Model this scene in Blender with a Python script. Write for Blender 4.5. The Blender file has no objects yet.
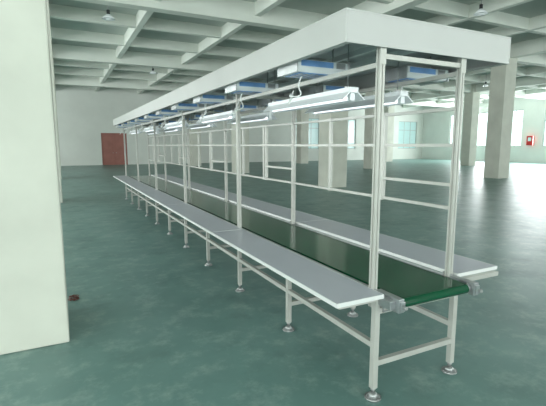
import bpy, bmesh, math, random
from mathutils import Vector, Matrix
random.seed(3)
scene=bpy.context.scene
try:
    scene.view_settings.view_transform='Standard'
except Exception: pass

# ---------------- materials ----------------
def s2l(c):
    return tuple(((v/255)/12.92 if v/255<=0.04045 else ((v/255+0.055)/1.055)**2.4) for v in c)+(1,)
def mat(name,rgb,rough=0.5,metal=0.0,var=0.06,scale=6.0,emit=None,estr=0,bump=0.0,spec=0.5):
    m=bpy.data.materials.new(name); m.use_nodes=True
    nt=m.node_tree; b=nt.nodes['Principled BSDF']
    c=s2l(rgb)
    tc=nt.nodes.new('ShaderNodeTexCoord'); n=nt.nodes.new('ShaderNodeTexNoise')
    n.inputs['Scale'].default_value=scale; n.inputs['Detail'].default_value=5
    nt.links.new(tc.outputs['Object'],n.inputs['Vector'])
    r=nt.nodes.new('ShaderNodeValToRGB')
    r.color_ramp.elements[0].position=0.3; r.color_ramp.elements[1].position=0.7
    r.color_ramp.elements[0].color=tuple(v*(1-var) for v in c[:3])+(1,)
    r.color_ramp.elements[1].color=tuple(min(1,v*(1+var)) for v in c[:3])+(1,)
    nt.links.new(n.outputs['Fac'],r.inputs['Fac']); nt.links.new(r.outputs['Color'],b.inputs['Base Color'])
    b.inputs['Roughness'].default_value=rough; b.inputs['Metallic'].default_value=metal
    b.inputs['Specular IOR Level'].default_value=spec
    if emit:
        b.inputs['Emission Color'].default_value=s2l(emit); b.inputs['Emission Strength'].default_value=estr
    if bump:
        bp=nt.nodes.new('ShaderNodeBump'); bp.inputs['Strength'].default_value=bump
        nt.links.new(n.outputs['Fac'],bp.inputs['Height']); nt.links.new(bp.outputs['Normal'],b.inputs['Normal'])
    return m
M_wall=mat('wall_paint',(216,220,214),0.8,var=0.05,scale=0.6)
M_col=mat('column_paint',(206,207,196),0.75,var=0.07,scale=1.6)
M_ceil=mat('ceiling_paint',(192,198,192),0.9,var=0.06,scale=0.5)
M_beam=mat('beam_paint',(224,228,220),0.9,var=0.05,scale=0.8)
M_white=mat('canopy_grey_white_paint',(188,188,186),0.42,var=0.02,scale=3)
M_under=mat('canopy_inner_panel',(204,210,210),0.3,var=0.04,scale=3)
M_post=mat('satin_aluminium_profile',(186,186,180),0.38,metal=0.15,var=0.04,scale=8)
M_board=mat('board_grey_laminate',(178,180,190),0.3,var=0.02,scale=5)
M_edge=mat('board_white_edging',(222,224,222),0.4,var=0.02)
M_belt=mat('green_pvc_belt',(8,74,48),0.14,var=0.12,scale=3)
M_alu=mat('aluminium',(185,188,190),0.28,metal=0.85,var=0.1,scale=14)
M_steel=mat('galvanised_steel',(168,170,170),0.35,metal=0.7,var=0.12,scale=20)
M_dark=mat('dark_rubber',(40,42,44),0.6)
M_blue=mat('blue_film',(122,168,226),0.35,var=0.15,scale=9)
M_lampw=mat('lamp_white_enamel',(238,242,244),0.35,var=0.02)
M_tube=mat('glass_tube_lit',(240,244,244),0.2,var=0.01,emit=(240,248,255),estr=1.5)
M_cable=mat('white_cable',(230,232,230),0.5)
M_red=mat('brown_red_cable',(104,58,48),0.5,var=0.3,scale=30)
M_redbox=mat('red_enamel',(190,40,34),0.4)
M_door=mat('brown_door_paint',(158,104,94),0.5,var=0.1,scale=2)
M_frame=mat('window_frame_alu',(170,180,176),0.5,metal=0.2)
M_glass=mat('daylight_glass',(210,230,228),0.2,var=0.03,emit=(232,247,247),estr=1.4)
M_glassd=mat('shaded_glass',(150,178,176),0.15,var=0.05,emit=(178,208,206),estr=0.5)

def floor_mat():
    m=bpy.data.materials.new('green_epoxy_floor'); m.use_nodes=True
    nt=m.node_tree; L=nt.links; b=nt.nodes['Principled BSDF']
    tc=nt.nodes.new('ShaderNodeTexCoord')
    def noise(s,d=5,rough=.6):
        n=nt.nodes.new('ShaderNodeTexNoise'); n.inputs['Scale'].default_value=s; n.inputs['Detail'].default_value=d
        n.inputs['Roughness'].default_value=rough
        L.new(tc.outputs['Object'],n.inputs['Vector']); return n
    n1=noise(0.7,6); n2=noise(3.2,9,.75); n3=noise(1.7,6,.65)
    r=nt.nodes.new('ShaderNodeValToRGB')
    r.color_ramp.elements[0].position=.35; r.color_ramp.elements[0].color=s2l((98,130,125))
    r.color_ramp.elements[1].position=.68; r.color_ramp.elements[1].color=s2l((116,148,143))
    L.new(n1.outputs['Fac'],r.inputs['Fac'])
    r2=nt.nodes.new('ShaderNodeValToRGB')
    r2.color_ramp.elements[0].position=.50; r2.color_ramp.elements[0].color=(0,0,0,1)
    r2.color_ramp.elements[1].position=.72; r2.color_ramp.elements[1].color=(.75,.75,.75,1)
    L.new(n2.outputs['Fac'],r2.inputs['Fac'])
    mx=nt.nodes.new('ShaderNodeMixRGB'); mx.inputs['Color2'].default_value=s2l((154,174,168))
    L.new(r2.outputs['Color'],mx.inputs['Fac']); L.new(r.outputs['Color'],mx.inputs['Color1'])
    r3=nt.nodes.new('ShaderNodeValToRGB')
    r3.color_ramp.elements[0].position=.54; r3.color_ramp.elements[0].color=(0,0,0,1)
    r3.color_ramp.elements[1].position=.70; r3.color_ramp.elements[1].color=(.45,.45,.45,1)
    L.new(n3.outputs['Fac'],r3.inputs['Fac'])
    mx2=nt.nodes.new('ShaderNodeMixRGB'); mx2.inputs['Color2'].default_value=s2l((82,106,102))
    L.new(r3.outputs['Color'],mx2.inputs['Fac']); L.new(mx.outputs['Color'],mx2.inputs['Color1'])
    L.new(mx2.outputs['Color'],b.inputs['Base Color'])
    mr=nt.nodes.new('ShaderNodeMapRange'); mr.inputs['To Min'].default_value=.26; mr.inputs['To Max'].default_value=.5
    L.new(n3.outputs['Fac'],mr.inputs['Value']); L.new(mr.outputs['Result'],b.inputs['Roughness'])
    b.inputs['Specular IOR Level'].default_value=.4
    return m
M_floor=floor_mat()

# ---------------- mesh helpers ----------------
class B:
    def __init__(s): s.bm=bmesh.new(); s.mats=[]
    def mi(s,m):
        if m not in s.mats: s.mats.append(m)
        return s.mats.index(m)
    def box(s,x0,x1,y0,y1,z0,z1,m,rot=None):
        vs=[s.bm.verts.new(p) for p in [(x0,y0,z0),(x1,y0,z0),(x1,y1,z0),(x0,y1,z0),(x0,y0,z1),(x1,y0,z1),(x1,y1,z1),(x0,y1,z1)]]
        k=s.mi(m)
        for f in [(0,3,2,1),(4,5,6,7),(0,1,5,4),(1,2,6,5),(2,3,7,6),(3,0,4,7)]:
            s.bm.faces.new([vs[i] for i in f]).material_index=k
        if rot:
            c=Vector(((x0+x1)/2,(y0+y1)/2,(z0+z1)/2))
            bmesh.ops.rotate(s.bm,verts=vs,cent=c,matrix=rot)
        return vs
    def cyl(s,p0,p1,r0,m,r1=None,n=16):
        p0=Vector(p0);p1=Vector(p1);d=p1-p0
        r1=r0 if r1 is None else r1
        mt=Matrix.Translation((p0+p1)/2)@d.to_track_quat('Z','Y').to_matrix().to_4x4()
        res=bmesh.ops.create_cone(s.bm,cap_ends=True,segments=n,radius1=r0,radius2=r1,depth=d.length,matrix=mt)
        k=s.mi(m); fs=set()
        for v in res['verts']:
            for f in v.link_faces: fs.add(f)
        for f in fs:
            f.material_index=k
            if len(f.verts)==4: f.smooth=True
    def prism(s,a,b,m):
        a=[s.bm.verts.new(p) for p in a]; b=[s.bm.verts.new(p) for p in b]
        k=s.mi(m); n=len(a); fs=[s.bm.faces.new(a),s.bm.faces.new(b[::-1])]
        for i in range(n): fs.append(s.bm.faces.new((a[i],b[i],b[(i+1)%n],a[(i+1)%n])))
        for f in fs: f.material_index=k
    def prism_y(s,prof,y0,y1,m): s.prism([(x,y0,z) for x,z in prof],[(x,y1,z) for x,z in prof],m)
    def prism_x(s,prof,x0,x1,m): s.prism([(x0,y,z) for y,z in prof],[(x1,y,z) for y,z in prof],m)
    def tslot(s,x,y,z0,z1,h,m):
        g=.004; d=.007
        q=[(-h,-h),(-g,-h),(-g,-h+d),(g,-h+d),(g,-h),(h,-h)]
        P=[]
        for k in range(4):
            c,sn=[(1,0),(0,1),(-1,0),(0,-1)][k]
            for (px,py) in q[:-1]: P.append((x+px*c-py*sn,y+px*sn+py*c))
        s.prism([(px,py,z0) for px,py in P],[(px,py,z1) for px,py in P],m)
    def obj(s,name,parent=None,loc=(0,0,0),bevel=0):
        bmesh.ops.recalc_face_normals(s.bm,faces=s.bm.faces)
        me=bpy.data.meshes.new(name); s.bm.to_mesh(me); s.bm.free()
        for m in s.mats: me.materials.append(m)
        o=bpy.data.objects.new(name,me); scene.collection.objects.link(o); o.location=loc
        if parent: o.parent=parent
        if bevel:
            md=o.modifiers.new('bevel','BEVEL'); md.width=bevel; md.segments=2; md.limit_method='ANGLE'
        return o
def empty(name,loc=(0,0,0)):
    e=bpy.data.objects.new(name,None); e.empty_display_size=.2; e.location=loc
    scene.collection.objects.link(e); return e
def curve(name,pts,r,m,parent=None):
    c=bpy.data.curves.new(name,'CURVE'); c.dimensions='3D'; c.bevel_depth=r; c.bevel_resolution=2
    sp=c.splines.new('NURBS'); sp.points.add(len(pts)-1)
    for i,p in enumerate(pts): sp.points[i].co=(*p,1)
    sp.use_endpoint_u=True; sp.order_u=3; c.resolution_u=6
    c.materials.append(m)
    o=bpy.data.objects.new(name,c); scene.collection.objects.link(o)
    if parent: o.parent=parent
    return o

# ---------------- room ----------------
XL,XR,YB,YF=-11.2,41.0,-9.0,39.0
ZB,ZC=6.0,6.65
b=B(); b.box(XL-.3,XR+.3,YB-.3,YF+.3,-.2,0,M_floor); b.obj('floor')
b=B(); b.box(XL-.3,XR+.3,YB-.3,YF+.3,ZC,ZC+.2,M_ceil); b.obj('ceiling')

def wall_with_windows(name,axis,pos,thick,a0,a1,wins,door=None):
    b=B()
    def seg(s0,s1,z0,z1):
        if s1-s0<1e-4 or z1-z0<1e-4: return
        t0,t1=sorted((pos,pos+thick))
        if axis=='x': b.box(t0,t1,s0,s1,z0,z1,M_wall)
        else: b.box(s0,s1,t0,t1,z0,z1,M_wall)
    ops=sorted(wins+([door] if door else []))
    cur=a0
    for (s0,s1,z0,z1) in ops:
        seg(cur,s0,0,ZC); seg(s0,s1,0,z0); seg(s0,s1,z1,ZC); cur=s1
    seg(cur,a1,0,ZC)
    return b.obj(name)
wn=[0]
def window(axis,pos,thick,s0,s1,z0,z1,glass,nv=2):
    wn[0]+=1; b=B(); d=thick*0.5; c=pos+d
    def bx(a,bb,z_0,z_1,t,m):
        if axis=='x': b.box(c-t,c+t,a,bb,z_0,z_1,m)
        else: b.box(a,bb,c-t,c+t,z_0,z_1,m)
    bx(s0,s1,z0,z1,.008,glass)
    w=.05
    bx(s0,s0+w,z0,z1,.035,M_frame); bx(s1-w,s1,z0,z1,.035,M_frame)
    bx(s0+w,s1-w,z0,z0+w,.035,M_frame); bx(s0+w,s1-w,z1-w,z1,.035,M_frame)
    for i in range(1,nv):
        m=s0+(s1-s0)*i/nv; bx(m-.025,m+.025,z0+w,z1-w,.03,M_frame)
    zt=z0+(z1-z0)*.68; bx(s0+w,s1-w,zt-.025,zt+.025,.03,M_frame)
    b.obj('window_%d'%wn[0])
def light(name,loc,rot,sx,sy,p,col=(1,1,1)):
    l=bpy.data.lights.new(name,'AREA'); l.shape='RECTANGLE'; l.size=sx; l.size_y=sy; l.energy=p; l.color=col
    o=bpy.data.objects.new(name,l); o.location=loc; o.rotation_euler=rot; scene.collection.objects.link(o)

wr=[(y,y+1.5,1.6,5.2) for y in (-6,-2,2,6,10,14,18,22.6,26.2,29.8,33.4)]
wall_with_windows('wall_right','x',XR,.3,YB,YF,wr)
for w in wr: window('x',XR,.3,*w,M_glass)
wf=[(x,x+3.0,1.3,4.6) for x in (22.5,27.5,32.5,37)] 
dr=(3.2,5.3,0,2.75)
wall_with_windows('wall_far','y',YF,.3,XL,XR,wf,dr)
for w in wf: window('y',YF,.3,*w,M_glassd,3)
wl=[(y,y+6,1.0,5.4) for y in (-7,1.5,10,18.5,27)]
wall_with_windows('wall_left','x',XL,-.3,YB,YF,wl)
for w in wl: window('x',XL,-.3,*w,M_glass,5)
wb=[(x,x+6,1.0,5.4) for x in (-9,0,9,18,27)]
wall_with_windows('wall_back','y',YB,-.3,XL,XR,wb)
for w in wb: window('y',YB,-.3,*w,M_glass,5)
for w in wl: light('daylight_left',(XL+.1,(w[0]+w[1])/2,3.2),(0,-math.pi/2,0),4.2,5.8,680 if w[0]>8 else 420,(.97,1,.985))
for w in wb: light('daylight_back',((w[0]+w[1])/2,YB+.1,3.2),(math.pi/2,0,0),5.8,4.2,430,(.97,1,.985))
for y0 in (-2,10,24,31): light('daylight_right',(XR-.1,y0,3.4),(0,math.pi/2,0),3.6,5,1200,(.95,1,1))

b=B()
b.box(3.2,5.3,YF+.08,YF+.14,0,2.75,M_door)
for x0 in (3.2,4.22,5.24): b.box(x0,x0+.06,YF+.05,YF+.17,0,2.75,M_door)
b.box(3.2,5.3,YF+.05,YF+.17,2.69,2.75,M_door)
for x0 in (3.4,4.42):
    for z0,z1 in ((.25,1.15),(1.35,2.45)): b.box(x0,x0+.68,YF+.06,YF+.09,z0,z1,M_door)
b.cyl((4.12,YF+.02,1.05),(4.12,YF+.09,1.05),.03,M_steel); b.cyl((4.38,YF+.02,1.05),(4.38,YF+.09,1.05),.03,M_steel)
b.obj('door_1')
b=B(); b.box(XL,3.2,YF-.03,YF,0,.15,M_wall); b.box(5.3,XR,YF-.03,YF,0,.15,M_wall); b.obj('baseboard_far')
b=B(); b.box(XR-.03,XR,YB,YF-.03,0,.15,M_wall); b.obj('baseboard_right')

CX=[-.45,9.95,20.35,30.75]; CY=[-5.65,4.27,14.2,24.1,34.0]; hw=.42
for cx in CX:
    for cy in CY:
        if cy<0 and cx<0: continue
        b=B(); b.box(cx-hw,cx+hw,cy-hw,cy+hw,0,ZC,M_col)
        b.obj('concrete_column',bevel=.015)
b=B()
for cx in CX: b.box(cx-.2,cx+.2,YB,YF,ZB,ZC,M_beam)
for i in range(len(CX)+1):
    x0=([XL]+CX)[i]; x1=(CX+[XR])[i]
    for k in (1,2):
        xx=x0+(x1-x0)*k/3; b.box(xx-.11,xx+.11,YB,YF,ZB+.2,ZC,M_beam)
for cy in CY: b.box(XL,XR,cy-.2,cy+.2,ZB-.02,ZC,M_beam)
for i in range(len(CY)-1):
    for k in (1,2):
        yy=CY[i]+(CY[i+1]-CY[i])*k/3; b.box(XL,XR,yy-.11,yy+.11,ZB+.22,ZC,M_beam)
b.obj('ceiling_beams')

# ---------------- assembly line ----------------
line=empty('assembly_line_workbench',(0,0,0))
XLp,XRp=1.82,2.545
legsY=[2.03+1.18*i for i in range(11)]
postsY=legsY[::2]
Y0,Y1=2.0,13.95
BZ=.75
b=B()
LX=(1.79,2.53); q=.02
for y in legsY:
    for x in LX:
        b.box(x-q,x+q,y-q,y+q,.075,.69,M_post)
        b.cyl((x,y,.0),(x,y,.012),.056,M_steel); b.cyl((x,y,.012),(x,y,.045),.048,M_steel,.014)
        b.cyl((x,y,.04),(x,y,.08),.009,M_steel); b.cyl((x,y,.06),(x,y,.072),.018,M_steel,n=6)
    b.box(LX[0]+q,LX[1]-q,y-.018,y+.018,.235,.272,M_post)
    b.box(LX[0]+q,LX[1]-q,y-.018,y+.018,.60,.64,M_post)
    b.box(1.48,1.80,y-.018,y+.018,.69,.722,M_post)
    b.box(2.58,3.0,y-.018,y+.018,.69,.722,M_post)
for x in LX:
    for i in range(len(legsY)-1): b.box(x-.018,x+.018,legsY[i]+q,legsY[i+1]-q,.36,.397,M_post)
b.obj('leg_frames',line)
b=B()
for x0,x1,s in ((1.83,1.875,1),(2.525,2.57,-1)):
    xa=x0 if s>0 else x1-.006
    b.box(xa,xa+.006,Y0,Y1,.61,.725,M_alu)
    b.box(x0,x1,Y0,Y1,.61,.616,M_alu); b.box(x0,x1,Y0,Y1,.719,.725,M_alu)
for y in legsY: b.box(1.87,2.53,y-.03,y+.03,.62,.655,M_alu)
b.obj('belt_side_rails',line)
def loop(y0,y1,zc,r,n=10):
    p=[]
    for i in range(n+1):
        a=math.pi/2+math.pi*i/n; p.append((y0+r*math.cos(a),zc+r*math.sin(a)))
    for i in range(n+1):
        a=-math.pi/2+math.pi*i/n; p.append((y1+r*math.cos(a),zc+r*math.sin(a)))
    return p
b=B(); b.prism_x(loop(1.92,Y1-.02,.692,.034),1.905,2.505,M_belt); b.obj('belt',line)
b=B()
for ye in (1.92,Y1-.02):
    b.cyl((1.80,ye,.692),(2.62,ye,.692),.014,M_steel); b.cyl((1.885,ye,.692),(2.53,ye,.692),.028,M_steel)
for x0 in (1.835,2.535):
    b.box(x0,x0+.045,1.87,2.09,.648,.738,M_alu)
    b.box(x0+.005,x0+.04,1.855,1.875,.66,.725,M_alu)
    b.cyl((x0+.022,1.82,.692),(x0+.022,1.88,.692),.007,M_steel)
    b.cyl((x0+.022,1.825,.692),(x0+.022,1.84,.692),.014,M_steel,n=6)
    b.box(x0-.003,x0+.048,1.95,2.01,.684,.700,M_dark)
    for dz in (-.025,.025):
        for yy in (1.93,2.03): b.cyl((x0-.008,yy,.692+dz),(x0+.053,yy,.692+dz),.008,M_steel,n=6)
b.box(1.79,1.835,1.90,2.05,.665,.722,M_alu)
b.obj('end_rollers_and_tensioners',line,bevel=.002)
def boards(name,x0,x1,ys):
    b=B(); y=ys
    while y<Y1-.1:
        e=min(y+2.36,Y1)
        b.box(x0+.004,x1-.004,y+.006,e-.005,BZ-.026,BZ,M_board)
        b.box(x0,x0+.004,y+.002,e-.001,BZ-.027,BZ+.0006,M_edge); b.box(x1-.004,x1,y+.002,e-.001,BZ-.027,BZ+.0006,M_edge)
        b.box(x0+.004,x1-.004,y+.002,y+.006,BZ-.027,BZ+.0006,M_edge)
        y+=2.36
    b.obj(name,line)
boards('left_work_board',1.43,1.800,1.965)
boards('right_work_board',2.585,3.04,2.05)
b=B()
for y in postsY:
    yy=y+.07
    for x in (XLp,XRp):
        b.tslot(x,yy,.62,2.44,.02,M_post)
        b.box(x-.03,x+.03,yy+.022,yy+.028,.64,.76,M_steel)
        for zz in (.66,.74): b.cyl((x,yy-.028,zz),(x,yy-.018,zz),.01,M_steel,n=6)
        b.box(x-.024,x+.024,yy-.024,yy-.0205,2.2,2.3,M_post)
    b.box(XLp+.019,XRp-.019,yy-.015,yy+.015,2.235,2.265,M_post)
    b.box(1.56,2.95,yy-.02,yy+.02,2.42,2.455,M_post)
for i in range(len(postsY)-1):
    ya=postsY[i]+.07; yb=postsY[i+1]+.07
    for z in (1.24,1.70,1.96):
        b.box(XRp-.012,XRp+.012,ya+.019,yb-.019,z-.012,z+.012,M_post)
    for yv in (ya+.75,ya+.83,yb-.79): b.box(XRp-.015,XRp+.015,yv-.015,yv+.015,1.22,1.98,M_post)
    b.box(XRp-.012,XRp+.012,ya+.019,ya+.735,1.40,1.424,M_post)
for x in (XLp,XRp):
    b.box(x-.015,x+.015,postsY[0]+.09,Y1,2.185,2.215,M_post)
b.obj('posts_and_rails',line)
b=B()
cx0,cx1,cy0,cy1,cz0,cz1=1.515,3.005,2.055,Y1,2.295,2.485
b.box(cx0,cx1,cy0,cy1,cz1-.012,cz1,M_white)
b.box(cx0+.012,cx1-.012,cy0+.012,cy1-.012,cz1-.03,cz1-.0125,M_under)
b.box(cx0,cx0+.012,cy0,cy1,cz0,cz1-.012,M_white); b.box(cx1-.012,cx1,cy0,cy1,cz0,cz1-.012,M_white)
b.box(cx0+.012,cx1-.012,cy0,cy0+.012,cz0,cz1-.012,M_white); b.box(cx0+.012,cx1-.012,cy1-.012,cy1,cz0,cz1-.012,M_white)
b.box(cx0+.012,cx0+.05,cy0+.012,cy1-.012,cz0,cz0+.01,M_white); b.box(cx1-.05,cx1-.012,cy0+.012,cy1-.012,cz0,cz0+.01,M_white)
for y in legsY[1::2]: b.box(cx0+.012,cx1-.012,y-.02,y+.02,cz1-.07,cz1-.03,M_white)
for x in (2.08,2.38): b.box(x-.02,x+.02,cy0+.012,cy1-.012,2.38,2.42,M_under)
b.obj('canopy',line,bevel=.002)

def fixture(x,y0,L=1.36,z=2.055):
    e=empty('fluorescent_lamp',(x,y0+L/2,z))
    b=B(); h=L/2
    b.prism_y([(-.10,-.016),(-.095,-.02),(-.034,.03),(.034,.03),(.095,-.02),(.10,-.016),(.038,.038),(.038,.07),(-.038,.07),(-.038,.038)],-h,h,M_lampw)
    b.obj('reflector',e)
    b=B(); b.cyl((0,-h+.05,-.005),(0,h-.05,-.005),.015,M_tube)
    for s in (-1,1):
        b.box(-.02,.02,s*(h-.035)-.018,s*(h-.035)+.018,-.025,.03,M_lampw)
    b.obj('tube',e)
    b=B()
    for s in (-1,1):
        b.cyl((0,s*(h-.08),.07),(0,s*(h-.08),.395),.004,M_steel,n=6)
        b.box(-.02,.02,s*(h-.08)-.012,s*(h-.08)+.012,.068,.082,M_steel)
    b.obj('hanger_rods',e)
for i in range(5):
    y=2.54+2.36*i
    if y+1.36>Y1: continue
    for x in (1.96,2.455):
        fixture(x,y)
def ballast(x,y,z=2.28):
    e=empty('electrical_ballast_box',(x,y,z))
    b=B(); H=.23
    b.prism_x([(-.13,-.045),(.13,-.045),(.15,-.01),(.15,.04),(-.15,.04),(-.15,-.01)],-H,H,M_lampw)
    b.box(-H-.006,-H,-.155,.155,-.048,.045,M_alu); b.box(H,H+.006,-.155,.155,-.048,.045,M_alu)
    b.box(-.19,.06,-.11,.11,-.05,-.0455,M_blue); b.box(.09,.18,-.09,.09,-.05,-.0455,M_alu)
    for s in (-1,1):
        ya,yb=sorted((s*.1505,s*.155))
        b.box(-.2,.08,ya,yb,-.005,.036,M_blue); b.box(.11,.19,ya,yb,-.005,.036,M_alu)
    for k in range(5): b.box(-.16+.045*k,-.148+.045*k,-.09,.09,-.054,-.0495,M_alu)
    b.obj('housing',e)
    b=B()
    for s in (-.18,.18): b.cyl((s,0,.04),(s,0,.175),.005,M_steel,n=6)
    b.obj('hangers',e)
    pts=[(-.1,.0,-.045),(-.12,.02,-.12),(-.05,.05,-.18),(-.16,.08,-.22),(-.08,.12,-.15),(-.14,.15,-.27),(-.1,.2,-.22),(-.03,.24,-.12)]
    pts=[(p[0]+random.uniform(-.03,.0)*(i>0),p[1],p[2]+random.uniform(-.02,.02)*(i>0)) for i,p in enumerate(pts)]
    curve('cable',pts,.006,M_cable,e)
for i in range(10):
    y=2.85+1.18*i
    if y>Y1-.3: break
    ballast(1.80,y); 
    ballast(2.71,y-.15)

def pendant(x,y,z):
    e=empty('pendant_lamp',(x,y,z))
    b=B(); b.cyl((0,0,.25),(0,0,6.66-z),.012,M_steel,n=8); b.cyl((0,0,.13),(0,0,.27),.05,M_dark)
    b.cyl((0,0,0),(0,0,.14),.2,M_lampw,r1=.06,n=24); b.cyl((0,0,-.03),(0,0,.02),.07,M_lampw,r1=.09)
    b.obj('bell_shade',e)
for p in ((1.6,14.5,5.6),(11.5,8.9,5.6),(15.1,19,5.6),(4.8,24,5.6),(25.5,19,5.6)): pendant(*p)

pts=[]
for i in range(40):
    a=i*.55; r=.04+.02*math.sin(i*1.3)
    pts.append((.03+r*math.cos(a),4.96+r*1.6*math.sin(a),.008+.0006*i))
curve('coiled_cable',pts,.005,M_red)

b=B(); x=XR; y=25.2; z=1.7
b.box(x-.24,x-.001,y-.3,y+.3,z,z+.9,M_redbox); b.box(x-.25,x-.24,y-.26,y+.26,z+.05,z+.85,M_redbox)
b.box(x-.255,x-.25,y-.16,y+.16,z+.4,z+.75,M_glassd); b.cyl((x-.27,y+.2,z+.35),(x-.24,y+.2,z+.35),.02,M_steel)
b.obj('fire_hose_cabinet')

w=bpy.data.worlds.new('w'); scene.world=w; w.use_nodes=True
w.node_tree.nodes['Background'].inputs[0].default_value=(.8,.9,.9,1); w.node_tree.nodes['Background'].inputs[1].default_value=.6

cam=bpy.data.cameras.new('camera'); co=bpy.data.objects.new('camera',cam); scene.collection.objects.link(co)
cam.sensor_width=36; cam.lens=416/546*36; cam.clip_end=200
yaw=math.radians(26.9); p=math.radians(7.9)
co.location=(0,0,1.7)
co.rotation_euler=(math.pi/2-p,0,-yaw)
scene.camera=co
